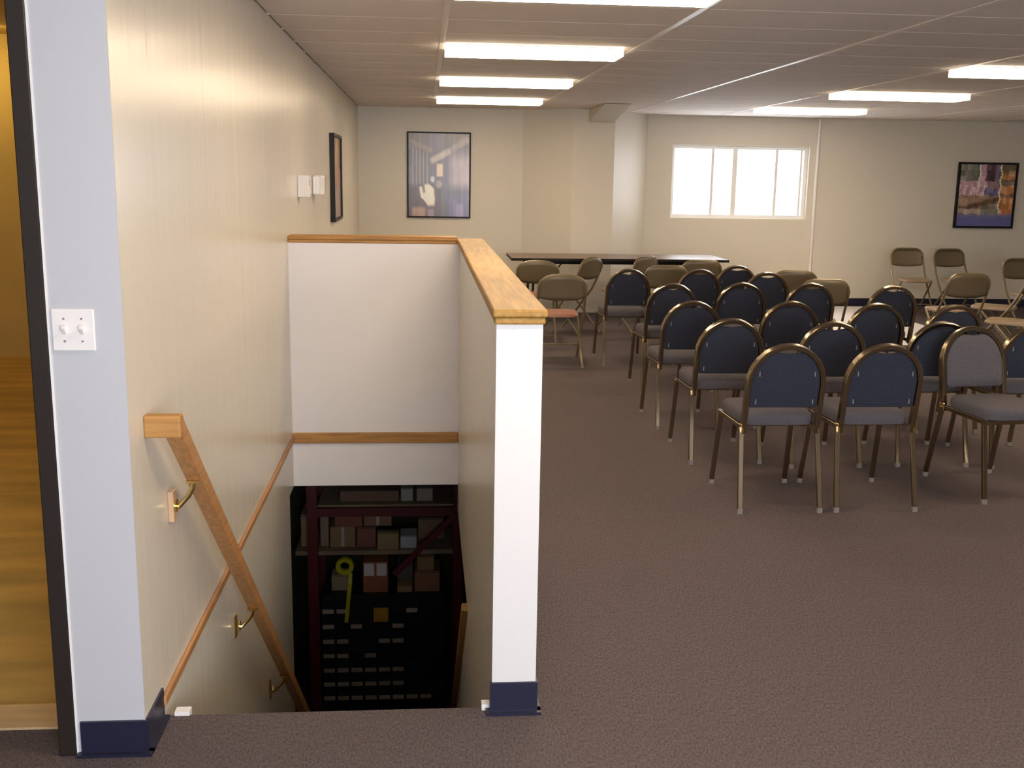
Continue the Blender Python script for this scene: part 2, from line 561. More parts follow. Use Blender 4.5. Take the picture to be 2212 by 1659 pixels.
lts = {'L': ceiling_light(0.55), 'R': ceiling_light(0.60)}
spots = []
for k in range(-2, 4):
    spots.append((0.68, 6.88 + 2.27 * k, 'long light box over the stairwell side, %s', 'L', k))
for k in range(-2, 3):
    spots.append((4.325, 7.38 + 2.28 * k, 'long light box over the chair side, %s', 'R', k))
ordn = {('L', 2): 'nearest the poster wall', ('L', 1): 'second from the poster wall', ('L', 0): 'third from the poster wall', ('L', -1): 'fourth from the poster wall', ('L', -2): 'fifth from the poster wall',
        ('R', 2): 'nearest the window wall', ('R', 1): 'second from the window wall', ('R', 0): 'third from the window wall', ('R', -1): 'fourth from the window wall', ('R', -2): 'fifth from the window wall'}
seen = set()
for x, y, lab, s, k in spots:
    if (s, k) not in ordn:
        continue
    o = copy_tree(lts[s]) if s in seen else lts[s]
    seen.add(s)
    o.location = (x, y, CZ - 0.004)
    tag(o, 'glowing ' + lab % ordn[(s, k)], 'ceiling light', 'fluorescent ceiling lights')

for i, (x, y) in enumerate(((-2.1, 4.5), (-3.34, 6.85), (-4.0, 9.1))):  # first strip is an added, unseen lamp that brightens the floor
    r = empty('strip_light', (x, y, 2.75))
    tag(r, 'yellow strip light in the side room, %s' % ('added out of view near the doorway to light the floor', 'in the middle of the room', 'nearest the end wall')[i], 'ceiling light', 'strip lights in the side room')
    MB().box(-0.56, 0.56, -0.08, 0.08, -0.05, 0).build('housing', M_plastic, r)
    MB().box(-0.56, 0.56, -0.06, 0.06, -0.09, -0.05).build('tube_cover', M_yellowlight, r, bevel=0.01)

# ------------------------------------------------------------------ left handrail
hr = empty('handrail', (XL, 3.02, 0.95))
tag(hr, 'oak handrail on brass brackets sloping down the left stair wall', 'handrail')
SL = -0.85
prof = rect(0.024, 0.031)
y_end = 6.05


def railpt(y):
    return (0.078, y - 3.02, SL * (y - 3.03) - 0.025)


MB().sweep([railpt(3.035), railpt(y_end)], prof, up=(0, 0, 1)).build('rail', M_rail, hr)
ret = MB().prism([(-0.02, -0.053), (0.024, -0.053), (0.03, -0.02), (0.024, 0.012), (-0.02, 0.012)], 'x', 0, 0.103)
ret.build('wall_return', M_oakx, hr, bevel=0.005, seg=2)
for y in (3.25, 4.25, 5.12):
    z = SL * (y - 3.03) - 0.025
    b = MB()
    zc = z - 0.12
    b.prism([(y - 3.02 - 0.022, zc - 0.05), (y - 3.02 + 0.022, zc - 0.05), (y - 3.02 + 0.022, zc + 0.05), (y - 3.02 - 0.022, zc + 0.05)], 'x', 0, 0.018)
    if y < 3.5:
        b.build('wall_block', M_oakpale, hr, bevel=0.003)
    else:
        b.v = [(q[0] * 0.4, *q[1:]) for q in b.v]
        b.build('wall_plate', M_brass, hr, bevel=0.002)
    c = MB()
    c.sweep([(0.018, y - 3.02, zc), (0.03, y - 3.02, zc - 0.004), (0.06, y - 3.02, zc + 0.03), (0.074, y - 3.02, zc + 0.055), (0.078, y - 3.02, z - 0.04)], circ(0.008, 8), up=(0, 1, 0))
    c.sweep([(0.018, y - 3.02, zc), (0.024, y - 3.02, zc)], circ(0.022, 12), up=(0, 1, 0))
    c.box(0.058, 0.098, y - 3.02 - 0.02, y - 3.02 + 0.02, z - 0.044, z - 0.036)
    c.build('bracket', M_brass, hr, smooth=True)
# right knee-wall rail
rr = empty('stair_rail', (SX0, 4.80, -0.41))
tag(rr, 'oak rail capping the sloping knee wall down the stairs', 'handrail')
MB().sweep([(0.045, 0.02, 0.0), (0.045, 1.72, -1.45)], rect(0.075, 0.02)).build('rail', M_oak, rr)

# ------------------------------------------------------------------ wall fittings
sp = empty('light_switch', (-0.924, YD - 0.006, 1.231))
tag(sp, 'white double toggle switch plate on the narrow white wall end', 'light switch')
MB().box(-0.055, 0.055, -0.006, 0, -0.056, 0.056).build('plate', M_plastic, sp, bevel=0.003, seg=2)
for sx in (-0.023, 0.023):
    t = MB()
    t.prism([(-0.006, -0.012), (-0.006, 0.012), (-0.013, 0.011), (-0.022, 0.0135), (-0.021, 0.004), (-0.010, -0.009)], 'x', sx - 0.005, sx + 0.005)
    t.build('toggle', M_plastic, sp, bevel=0.001)
    for sz in (-0.03, 0.03):
        MB().sweep([(sx, -0.006, sz), (sx, -0.0075, sz)], circ(0.003, 8), up=(0, 0, 1)).build('screw', M_steel, sp)

th = empty('thermostat', (XL, 6.86, 1.56))
tag(th, 'white thermostat box on the left wall before the framed picture', 'thermostat')
MB().box(0, 0.07, 0, 0.11, -0.068, 0.068).build('body', M_plastic, th, bevel=0.006, seg=2)
MB().box(0.07, 0.072, 0.02, 0.09, 0.0, 0.045).build('display', M_label, th)
tg = empty('thermostat_guard', (XL, 7.75, 1.56))
tag(tg, 'clear ribbed thermostat cover beside the framed picture on the left wall', 'thermostat cover')
MB().box(0, 0.09, 0, 0.16, -0.07, 0.07).build('cover', M_clear, tg, bevel=0.012, seg=2)
for x in (0.03, 0.065):
    MB().box(x - 0.004, x + 0.004, -0.004, 0.002, -0.066, 0.066).build('rib', M_plastic, tg)


# posters: flat prints painted by a colour function on a fine grid
def lerp(a, b, t):
    return tuple(x + (y - x) * t for x, y in zip(a, b))


def sm(a, b, x):
    t = max(0, min(1, (x - a) / (b - a)))
    return t * t * (3 - 2 * t)


def seg_d(u, v, a, b):
    ax, ay = a
    bx, by = b
    t = max(0, min(1, ((u - ax) * (bx - ax) + (v - ay) * (by - ay)) / ((bx - ax) ** 2 + (by - ay) ** 2)))
    return math.hypot(u - ax - t * (bx - ax), v - ay - t * (by - ay))


def art_machine(u, v):
    k = int(u * 46)
    st = random.Random(k * 7 + 3).random() - 0.5
    st2 = random.Random(int(u * 23) * 13 + int(v * 5)).random() - 0.5
    c = lerp((104, 94, 86), (82, 78, 88), sm(0, 0.3, v))
    c = lerp(c, (100, 92, 112), 0.7 * sm(0.28, 0.4, u) * (1 - sm(0.5, 0.7, u)) * (1 - sm(0.15, 0.3, v)))
    c = lerp(c, (152, 142, 152), 0.9 * sm(0.55, 0.8, u) * sm(0.12, 0.35, v) * (1 - sm(0.55, 0.74, v)))
    c = lerp(c, (92, 88, 126), 0.7 * sm(0.6, 0.72, u) * sm(0.66, 0.8, v))
    c = lerp(c, (72, 62, 62), 0.8 * sm(0.58, 0.68, v) * (1 - sm(0.46, 0.62, u)))
    for q, x0 in enumerate((0.07, 0.13, 0.19, 0.245, 0.305)):
        c = lerp(c, (176, 158, 142), 0.65 * (1 - sm(0.005, 0.014, abs(u - x0))) * sm(0.12, 0.2 + 0.03 * q, v) * (1 - sm(0.58, 0.66, v)))
    d = seg_d(u, v, (0.40, 0.32), (0.66, 0.215))
    c = lerp(c, (168, 156, 148), 0.85 * (1 - sm(0.02, 0.06, d)))
    d = seg_d(u, v, (0.74, 0.17), (0.95, 0.08))
    c = lerp(c, (150, 138, 132), 0.7 * (1 - sm(0.02, 0.06, d)))
    d = seg_d(u, v, (0.05, 0.10), (0.36, 0.20))
    c = lerp(c, (124, 112, 102), 0.7 * (1 - sm(0.015, 0.04, d)))
    bx = sm(0.45, 0.475, u) * (1 - sm(0.55, 0.575, u)) * sm(0.35, 0.375, v) * (1 - sm(0.50, 0.53, v))
    c = lerp(c, (188, 164, 146), bx)
    e = ((u - 0.395) / 0.035) ** 2 + ((v - 0.55) / 0.04) ** 2
    c = lerp(c, (160, 166, 178), 1 - sm(0.5, 1.3, e))
    e = ((u - 0.5) / 0.05) ** 2 + ((v - 0.61) / 0.05) ** 2
    c = lerp(c, (146, 128, 132), 0.8 * (1 - sm(0.5, 1.4, e)))
    hw = 0.118 * (1 - 0.55 * sm(0.74, 0.9, v)) * sm(0.575, 0.68, v)
    c = lerp(c, (204, 190, 174), (1 - sm(hw * 0.75, hw + 0.012, abs(u - 0.31 - 0.06 * sm(0.7, 0.9, v)))) * sm(0.59, 0.63, v) * (1 - sm(0.84, 0.9, v)))
    d = seg_d(u, v, (0.20, 0.66), (0.225, 0.76))
    c = lerp(c, (200, 186, 170), 1 - sm(0.015, 0.035, d))
    c = lerp(c, (60, 54, 56), 0.7 * (1 - sm(0.012, 0.028, seg_d(u, v, (0.245, 0.645), (0.255, 0.70)))))
    c = lerp(c, (150, 120, 100), 0.8 * sm(0.04, 0.07, u) * (1 - sm(0.26, 0.30, u)) * sm(0.86, 0.92, v))
    c = lerp(c, (138, 116, 126), 0.8 * sm(0.30, 0.33, u) * (1 - sm(0.40, 0.43, u)) * sm(0.89, 0.93, v))
    c = lerp(c, (130, 124, 156), 0.7 * sm(0.76, 0.8, u) * (1 - sm(0.88, 0.92, u)) * sm(0.82, 0.87, v))
    a = 16 * st * sm(0.45, 0.6, u) + 9 * st2
    return tuple(max(0, q + a) for q in c)


def art_collage(u, v):
    c = collage(u + 0.012 * math.sin(v * 31), v + 0.01 * math.sin(u * 27))
    if v > 0.82:
        return c
    a = 44 * (random.Random(int(u * 16) * 31 + int(v * 11)).random() - 0.5)
    return tuple(max(0, q + a) for q in c)


def collage(u, v):
    if v > 0.80:
        return lerp((96, 88, 110), (74, 74, 124), sm(0.8, 0.88, v))
    if u > 0.755:
        c = lerp((96, 84, 66), (158, 112, 76), sm(0.08, 0.2, v))
        if 0.24 < v < 0.34:
            c = (100, 84, 72)
        if v > 0.62:
            c = (150, 100, 62)
        if abs(v - 0.5) < 0.03:
            c = (112, 84, 66)
    elif v < 0.27 and u < 0.36:
        c = lerp((98, 98, 90), (72, 74, 66), sm(0.15, 0.25, u))
        if abs(u - 0.1) < 0.02:
            c = (122, 116, 104)
    elif v < 0.27 and u > 0.47:
        c = lerp((64, 44, 52), (98, 84, 108), sm(0.6, 0.7, u))
    elif v < 0.5:
        c = (156, 126, 136) if u < 0.5 else (112, 92, 92)
        if u > 0.47 and v > 0.38:
            c = (90, 80, 112)
        if u < 0.5 and (u * 9) % 1 < 0.2 and v > 0.33:
            c = (196, 180, 180)
    else:
        c = lerp((128, 104, 90), (112, 98, 82), u)
        d = seg_d(u, v, (0.05, 0.74), (0.75, 0.55))
        c = lerp(c, (82, 62, 48), 1 - sm(0.02, 0.06, d))
        if v > 0.66 and u > 0.42:
            c = (96, 94, 82)
        elif v > 0.72:
            c = (134, 120, 110)
    if abs(u - 0.745) < 0.012 or (abs(u - 0.36) < 0.012 and v < 0.34):
        c = (222, 206, 170)
    return c


def art_warm(u, v):
    c = lerp((118, 98, 82), (112, 92, 88), v)
    d = seg_d(u, v, (0.55, 0.12), (0.2, 0.45))
    c = lerp(c, (158, 124, 72), 0.8 * (1 - sm(0.06, 0.24, d)))
    e = ((u - 0.7) / 0.4) ** 2 + ((v - 0.5) / 0.14) ** 2
    c = lerp(c, (136, 98, 82), 0.9 * (1 - sm(0.5, 1.1, e)))
    if v > 0.62:
        c = lerp(c, (120, 106, 104), 0.7)
    return c


def poster(name, loc, rz, w, h, t, fn, label, fw=0.02):
    p = empty(name, loc, rz)
    tag(p, label, 'poster')
    # local: x right, z up, -y out of the wall
    fr = MB()
    fr.box(-w / 2, w / 2, -t, 0, -h / 2, -h / 2 + fw)
    fr.box(-w / 2, w / 2, -t, 0, h / 2 - fw, h / 2)
    fr.box(-w / 2, -w / 2 + fw, -t, 0, -h / 2 + fw, h / 2 - fw)
    fr.box(w / 2 - fw, w / 2, -t, 0, -h / 2 + fw, h / 2 - fw)
    fr.build('frame', M_black, p)
    nu, nv = 70, 90
    iw, ih = w - 2 * fw, h - 2 * fw
    g = MB()
    g.grid(lambda a, b: ((a - 0.5) * iw, -t * 0.6, (0.5 - b) * ih), nu, nv)
    me = bpy.data.meshes.new('print')
    me.from_pydata(g.v, [], g.f)
    at = me.color_attributes.new('ink', 'FLOAT_COLOR', 'POINT')
    rnd = random.Random(len(name))
    for j in range(nv):
        for i in range(nu):
            c = fn(i / (nu - 1), j / (nv - 1))
            at.data[j * nu + i].color = (*[min(0.9, q * 1.9) for q in s2l(c)], 1)
    m = bpy.data.materials.new('print_' + name)
    m.use_nodes = True
    b = m.node_tree.nodes['Principled BSDF']
    a = m.node_tree.nodes.new('ShaderNodeVertexColor')
    a.layer_name = 'ink'
    m.node_tree.links.new(a.outputs['Color'], b.inputs['Base Color'])
    b.inputs['Roughness'].default_value = 0.25
    me.materials.append(m)
    put('print', me, p)
    MB().box(-w / 2 + fw, w / 2 - fw, -t * 0.5, -t * 0.1, -h / 2 + fw, h / 2 - fw).build('backing', M_black, p)
    return p


poster('machine_poster', (0.18, YL - 0.002, 1.637), 0, 0.775, 1.03, 0.03, art_machine, 'tall black-framed poster of a pale hand and machinery on the far wall', 0.018)
poster('collage_poster', (7.43, YR - 0.002, 1.485), 0, 0.82, 0.86, 0.035, art_collage, 'black-framed photo collage poster with a blue lower band', 0.028)
poster('warm_poster', (XL + 0.002, 9.64, 1.605), math.radians(90), 0.84, 0.745, 0.04, art_warm, 'black-framed orange and grey picture on the glossy left wall', 0.025)


# ------------------------------------------------------------------ stacking chair
def arch_pts(w, zb, zs, zt, yb, yt, n=14, ins=0.0):
    """inverted U in a leaning plane; y goes linearly with z."""
    def yy(z):
        return yb + (yt - yb) * (z - zb) / (zt - zb)
    pts = [(-w, yy(z), z) for z in (zb, zb + (zs - zb) * 0.5, zs)]
    for k in range(1, n):
        a = math.pi * (1 - k / n)
        x, z = w * math.cos(a), zs + (zt - zs) * math.sin(a)
        pts.append((x, yy(z), z))
    pts += [(w, yy(z), z) for z in (zs, zb + (zs - zb) * 0.5, zb)]
    return pts


def stacking_chair():
    r = empty('stacking_chair')
    ZBK, ZS, ZT, YB, YT = 0.40, 0.655, 0.85, 0.085, 0.005
    W_ = 0.188

    def yy(z):
        return YB + (YT - YB) * (z - ZBK) / (ZT - ZBK)
    MB().sweep(arch_pts(W_, ZBK, ZS, ZT, YB, YT), rect(0.020, 0.0125), up=(1, 0, 0)).build('back_frame', M_bronze, r, smooth=True)
    # cushion outline (x, z)
    wi = W_ - 0.013
    out = [(-wi + 0.01, 0.532), (-wi, 0.545), (-wi, 0.60), (-wi, ZS)]
    n = 18
    for k in range(1, n):
        a = math.pi * (1 - k / n)
        x, z = wi * math.cos(a), ZS + (ZT - 0.013 - ZS) * math.sin(a)
        if abs(x) < 0.085:
            z -= 0.024 * (math.cos(x / 0.085 * math.pi) + 1) / 2 + 0.002
        out.append((x, z))
    out += [(wi, ZS), (wi, 0.60), (wi, 0.545), (wi - 0.01, 0.532)]
    cx, cz = 0.0, 0.66
    b = MB()
    lay = [(0.90, -0.010), (0.98, -0.0075), (1.0, 0.0), (0.985, 0.018), (0.88, 0.028), (0.6, 0.033)]
    vs, m = [], len(out)
    for s, dy in lay:
        for x, z in out:
            X, Z = cx + (x - cx) * s, cz + (z - cz) * s
            vs.append((X, yy(Z) + dy, Z))
    fs = []
    for i in range(len(lay) - 1):
        for k in range(m):
            l = (k + 1) % m
            fs.append((i * m + k, i * m + l, (i + 1) * m + l, (i + 1) * m + k))
    back_only = MB()
    # rear shell: first three rings, front pad: the rest
    nb = 2 * m
    back_only.add(vs[:3 * m], [f for f in fs if max(f) < 3 * m] + [tuple(range(m))[::-1]])
    back_only.build('back_shell', M_navy, r, smooth=True)
    pad = MB()
    pv = vs[2 * m:]
    pad.add(pv, [tuple(i - 2 * m for i in f) for f in fs if min(f) >= 2 * m] + [tuple(range(3 * m, 4 * m))])
    pad.build('backrest', M_seat, r, smooth=True)
    for sx in (-1, 1):
        for z in (0.565, 0.71):
            x = sx * (wi - (0.03 if z < 0.6 else 0.035))
            MB().box(x - 0.0025, x + 0.0025, yy(z) - 0.016, yy(z) - 0.008, z - 0.012, z + 0.012).build('clip', M_cap, r)
    # seat cushion, rounded plan
    def seat_pt(a, s):
        y0, y1 = 0.085, 0.50
        t = 2 * math.pi * a
        ex = 0.35
        c_, s_ = math.cos(t), math.sin(t)
        X = math.copysign(abs(c_) ** ex, c_)
        Y = math.copysign(abs(s_) ** ex, s_)
        hw = 0.185 + 0.017 * (Y + 1) / 2
        return X * hw * s, (y0 + y1) / 2 + Y * (y1 - y0) / 2 * s
    rings = [(0.90, 0.430), (0.985, 0.435), (1.0, 0.458), (0.985, 0.482), (0.93, 0.494), (0.7, 0.501), (0.35, 0.504)]
    c = MB()
    nn = 36
    vs = []
    for s, z in rings:
        for k in range(nn):
            X, Y = seat_pt(k / nn, s)
            vs.append((X, Y, z))
    fs = []
    for i in range(len(rings) - 1):
        for k in range(nn):
            l = (k + 1) % nn
            fs.append((i * nn + k, i * nn + l, (i + 1) * nn + l, (i + 1) * nn + k))
    fs.append(tuple(range(nn))[::-1])
    fs.append(tuple(range((len(rings) - 1) * nn, len(rings) * nn)))
    c.add(vs, fs)
    c.build('seat', M_seat, r, smooth=True)
    # seat rails
    pr = rect(0.010, 0.012)
    for s in (-1, 1):
        MB().sweep([(s * 0.186, 0.07, 0.422), (s * 0.198, 0.475, 0.422)], pr).build('seat_rail', M_bronze, r, smooth=True)
        br = MB().box(s * 0.196 - 0.006, s * 0.196 + 0.006, 0.06, 0.10, 0.40, 0.445)
        br.build('bracket', M_brass, r, bevel=0.003)
    MB().sweep([(-0.186, 0.20, 0.418), (0.186, 0.20, 0.418)], pr).build('cross_rail', M_bronze, r, smooth=True)
    MB().sweep([(-0.196, 0.46, 0.418), (0.196, 0.46, 0.418)], pr).build('cross_rail', M_bronze, r, smooth=True)
    lp = rect(0.0125, 0.0095)
    for s in (-1, 1):
        for top, foot in (((s * 0.196, 0.088, 0.425), (s * 0.206, 0.0, 0.02)), ((s * 0.196, 0.455, 0.42), (s * 0.206, 0.535, 0.02))):
            l = MB().sweep([top, foot], lp, up=(0, 1, 0)).build('leg', M_bronze, r, smooth=True)
            MB().sweep([(foot[0], foot[1], 0.026), (foot[0], foot[1], 0.0)], rect(0.0135, 0.0105), up=(0, 1, 0)).build('foot_cap', M_cap, l)
    return r


ch0 = stacking_chair()
BACKS = [
    (1.785, 4.970, 0, 'navy round-backed chair in the rearmost row of two, on the stairwell side'),
    (2.286, 4.975, 0, 'navy round-backed chair in the rearmost row of two, on the side away from the stairwell'),
    (1.765, 5.890, 0, 'navy chair in the second row from the rear, first seat from the stairwell'),
    (2.335, 5.790, 1, 'navy chair in the second row from the rear, second seat from the stairwell'),
    (2.985, 5.800, -2, 'navy chair standing back to back with the reversed chair'),
    (3.530, 5.750, 0, 'navy chair in the second row from the rear, beside the back-to-back pair'),
    (1.755, 6.750, 0, 'navy chair in the third row from the rear, first seat from the stairwell'),
    (2.425, 6.770, 0, 'navy chair in the third row from the rear, second seat from the stairwell'),
    (2.975, 6.680, 1, 'navy chair in the third row from the rear, third seat from the stairwell'),
    (3.480, 6.620, 0, 'navy chair in the third row from the rear, fourth seat from the stairwell'),
    (1.890, 7.900, 0, 'navy chair in the fourth row from the rear, first seat from the stairwell'),
    (2.460, 7.990, 0, 'navy chair in the fourth row from the rear, second seat from the stairwell'),
    (3.020, 8.020, 0, 'navy chair in the fourth row from the rear, third seat from the stairwell'),
    (3.620, 7.870, 0, 'navy chair in the fourth row from the rear, fourth seat from the stairwell'),
    (1.790, 9.140, 0, 'navy chair in the front row, first seat from the stairwell'),
    (2.430, 9.170, 0, 'navy chair in the front row, second seat from the stairwell'),
    (2.965, 8.930, -3, 'navy chair in the front row, third seat from the stairwell'),
    (2.900, 9.620, 3, 'navy chair standing alone ahead of the front row'),
    (3.060, 5.640, 187, 'reversed round-backed chair showing its grey padded front'),
]
for i, (x, y, a, lab) in enumerate(BACKS):
    o = ch0 if i == 0 else copy_tree(ch0)
    o.location = (x, y, 0)
    o.rotation_euler = (0, 0, math.radians(a))
    tag(o, lab, 'chair', 'navy stacking chairs set in rows')


# ------------------------------------------------------------------ folding chair
def folding_chair(seatmat, R=0.11):
    r = empty('folding_chair')
    tp = circ(0.0115, 8)
    w0, w1 = 0.212, 0.207

    def side(s):
        return [(s * 0.215, 0.50, 0.015), (s * w0, 0.30, 0.25), (s * w0, 0.135, 0.455), (s * w1, 0.055, 0.60), (s * w1, 0.01, 0.70)]
    for s in (-1, 1):
        l = MB().sweep(side(s), tp).build('leg', M_tan2, r, smooth=True)
        MB().sweep([(s * 0.215, 0.503, 0.03), (s * 0.215, 0.503, 0)], circ(0.015, 8), up=(0, 1, 0)).build('foot_cap', M_cap, l)
        l = MB().sweep([(s * 0.193, 0.01, 0.015), (s * 0.190, 0.20, 0.22), (s * 0.187, 0.395, 0.43)], tp).build('leg', M_tan2, r, smooth=True)
        MB().sweep([(s * 0.193, 0.008, 0.03), (s * 0.193, 0.008, 0)], circ(0.015, 8), up=(0, 1, 0)).build('foot_cap', M_cap, l)
    # top bow
    bow = [(-w1, 0.01, 0.70)]
    for k in range(0, 7):
        a = math.pi - k / 6 * math.pi / 2
        bow.append((-w1 + R + R * math.cos(a), 0.006 - 0.010 * k / 6, 0.715 + 0.10 * math.sin(a)))
    bow += [(-x, y, z) for x, y, z in reversed(bow)]
    MB().sweep(bow, tp, up=(0, 1, 0)).build('back_bow', M_tan2, r, smooth=True)
    # back panel: curved sheet
    def bp(a, b):
        x = (a - 0.5) * 2 * (w1 - 0.004)
        zt = 0.715 + 0.098 * math.sqrt(max(0, 1 - max(0, (abs(x) - (w1 - R)) / R) ** 2))
        zb = 0.605 - 0.035 * math.sqrt(max(0, 1 - (x / w1) ** 2)) + 0.02
        z = zb + (zt - zb) * b
        y = 0.045 - 0.045 * (z - 0.6) / 0.2 - 0.028 * (1 - (x / w1) ** 2)
        return (x, y, z)
    p = MB().grid(bp, 17, 7).build('back_panel', M_tan, r, smooth=True)
    so = p.modifiers.new('thickness', 'SOLIDIFY')
    so.thickness = 0.008
    # seat
    def sp_(t, s):
        c_, s_ = math.cos(t), math.sin(t)
        X = math.copysign(abs(c_) ** 0.4, c_)
        Y = math.copysign(abs(s_) ** 0.4, s_)
        return X * (0.178 + 0.01 * Y) * s, 0.30 + Y * 0.20 * s
    rings = [(0.95, 0.428), (1.0, 0.433), (1.0, 0.448), (0.95, 0.460), (0.6, 0.466)]
    nn = 28
    c = MB()
    vs = [(*sp_(2 * math.pi * k / nn, s), z) for s, z in rings for k in range(nn)]
    fs = [(i * nn + k, i * nn + (k + 1) % nn, (i + 1) * nn + (k + 1) % nn, (i + 1) * nn + k) for i in range(len(rings) - 1) for k in range(nn)]
    fs += [tuple(range(nn))[::-1], tuple(range((len(rings) - 1) * nn, len(rings) * nn))]
    c.add(vs, fs).build('seat', seatmat, r, smooth=True)
    MB().sweep([(-0.213, 0.385, 0.15), (0.213, 0.385, 0.15)], circ(0.008, 8)).build('stretcher', M_tan2, r, smooth=True)
    return r


FOLD = [
    # x, y (rear feet), angle, seat, label
    (1.190, 9.04, 0, 0, 'folding chair with terracotta seat standing alone beside the half wall cap'),
    (1.130, 10.50, -3, 0, 'folding chair with terracotta seat before the near end of the long table'),
    (1.750, 11.00, 48, 0, 'folding chair with terracotta seat turned aside before the long table'),
    (2.360, 11.15, 42, 1, 'tan folding chair turned aside against the middle of the long table'),
    (2.330, 10.05, 0, 1, 'tan folding chair behind the front row, between the first and second seats'),
    (2.860, 10.75, 0, 1, 'tan folding chair before the bright end of the long table'),
    (3.430, 9.56, -4, 1, 'brown folding chair beside the navy chair that stands alone'),
    (3.410, 8.75, -4, 1, 'brown folding chair beside the front row, next to the white patch'),
    (6.120, 13.05, 176, 1, 'tan folding chair against the window wall, nearest the white patch'),
    (6.640, 12.98, 184, 1, 'tan folding chair against the window wall, below the collage poster'),
    (6.680, 11.42, 183, 1, 'tan folding chair facing the rows from the far side'),
    (5.060, 9.45, 2, 1, 'tan folding chair facing the window wall, beside the white patch'),
    (5.860, 9.80, 52, 1, 'tan folding chair turned towards the aisle, beyond another turned chair'),
    (5.420, 8.72, 52, 1, 'tan folding chair turned towards the aisle, nearest the navy rows'),
]
f0, f1 = folding_chair(M_terra, 0.17), folding_chair(M_tanseat)
used = [False, False]
for (x, y, a, s, lab) in FOLD:
    src = (f0, f1)[s]
    o = src if not used[s] else copy_tree(src)
    used[s] = True
    o.location = (x, y, 0)
    o.rotation_euler = (0, 0, math.radians(a))
    tag(o, lab, 'folding chair', 'steel folding chairs')

# ------------------------------------------------------------------ long table
tb = empty('folding_table', (2.22, 12.22, 0))
tag(tb, 'long walnut-top folding table in front of the pier and window wall', 'table')
MB().box(-1.24, 1.24, -0.38, 0.38, 0.715, 0.742).build('table_top', M_table, tb, bevel=0.003)
eb = MB()
for b in ((-1.245, 1.245, -0.386, -0.38), (-1.245, 1.245, 0.38, 0.386), (-1.246, -1.24, -0.386, 0.386), (1.24, 1.246, -0.386, 0.386)):
    eb.box(*b, 0.712, 0.740)
eb.build('edge_band', M_black, tb)
ap = MB()
for b in ((-1.10, 1.10, -0.22, -0.20), (-1.10, 1.10, 0.20, 0.22)):
    ap.box(*b, 0.665, 0.715)
ap.build('apron', M_black, tb)
for s in (-1, 1):
    for t in (-1, 1):
        MB().sweep([(s * 0.98, t * 0.29, 0.70), (s * 1.0, t * 0.31, 0)], circ(0.014, 8), up=(0, 1, 0)).build('leg', M_black, tb, smooth=True)
    MB().sweep([(s * 0.995, -0.305, 0.16), (s * 0.995, 0.305, 0.16)], circ(0.01, 8)).build('stretcher', M_black, tb, smooth=True)
    MB().sweep([(s * 0.99, 0, 0.16), (s * 0.6, 0, 0.70)], circ(0.008, 8)).build('brace', M_black, tb, smooth=True)

# white patch on the floor in the aisle, built as a thin glossy slab
ws = MB().box(4.50, 5.82, 10.35, 13.60, 0.0, 0.006)
tag(ws.build('white_patch', M_patch, bevel=0.002), 'glossy white patch on the carpet in the aisle below the window wall', 'floor sheet')

# ------------------------------------------------------------------ basement rack
YK = 8.1
rk = empty('storage_rack', (-0.32, YK, ZB))
tag(rk, 'dark red pallet rack loaded with boxes at the foot of the stairs', 'rack')
OX, OZ = 0.32, -ZB
for x in (-0.885, 0.27):
    for y in (0.0, 0.62):
        MB().box(x + OX - 0.04, x + OX + 0.04, y - 0.03, y + 0.03, 0, 2.45).build('post', M_red, rk)
for z in (-0.985, -1.375, -0.5):
    for y in ((0.60,) if z == -1.375 else (-0.02, 0.60)):
        MB().box(-0.845 + OX, 0.23 + OX, y - 0.015, y + 0.015, z + OZ - 0.035, z + OZ + 0.035).build('beam', M_red, rk)
MB().box(-1.03 + OX, 0.23 + OX, 0.04, 0.58, -1.375 + OZ + 0.01, -1.375 + OZ + 0.045).build('board', M_board, rk)
MB().box(-0.845 + OX, 0.23 + OX, 0.04, 0.58, -0.985 + OZ + 0.01, -0.985 + OZ + 0.04).build('board', M_board, rk)
MB().sweep([(0.25 + OX, -0.05, -1.00 + OZ), (-0.24 + OX, -0.05, -1.50 + OZ)], rect(0.025, 0.01), up=(0, 1, 0)).build('brace', M_red, rk)

cbn = empty('drawer_cabinet', (-0.33, 8.2, ZB))
tag(cbn, 'black parts cabinet of many small labelled drawers under the rack board', 'cabinet')
cw = 1.02
chh = -1.735 - ZB
MB().box(-cw / 2, cw / 2, 0, 0.5, 0, chh).build('body', M_cab, cbn, bevel=0.004)
rows = [1320, 1353, 1385, 1416, 1447, 1477, 1507]
lab = {0: (0, 1, 6), 1: (0, 2, 5), 2: (0, 1, 4, 5), 3: (0, 1, 3), 4: (0, 1, 2, 3, 4, 5), 5: (0, 1, 2, 3, 4, 5), 6: (0, 1, 2, 3, 4, 5, 6, 7)}
dm = MB().box(-0.052, 0.052, -0.012, 0.0, -0.054, 0.054).mesh('drawer', M_cab, bevel=0.004)
lm = MB().box(-0.046, 0.046, -0.016, -0.012, -0.018, 0.018).mesh('label_holder', M_label)
for i, v in enumerate(rows):
    zc = at_y(760, v, 8.19).z - ZB
    for j in range(9):
        d = put('drawer', dm, cbn, loc=(-cw / 2 + 0.057 + j * 0.1133, 0, zc))
        if j in lab[i]:
            put('label_holder', lm, d, loc=(0, 0, 0))
yp = at_y(823, 1329, 8.17)
MB().box(yp.x + 0.33 - 0.06, yp.x + 0.33 + 0.06, -0.022, -0.0165, yp.z - ZB - 0.06, yp.z - ZB + 0.06).build('sign', M_sign, cbn, label='yellow square sticker')


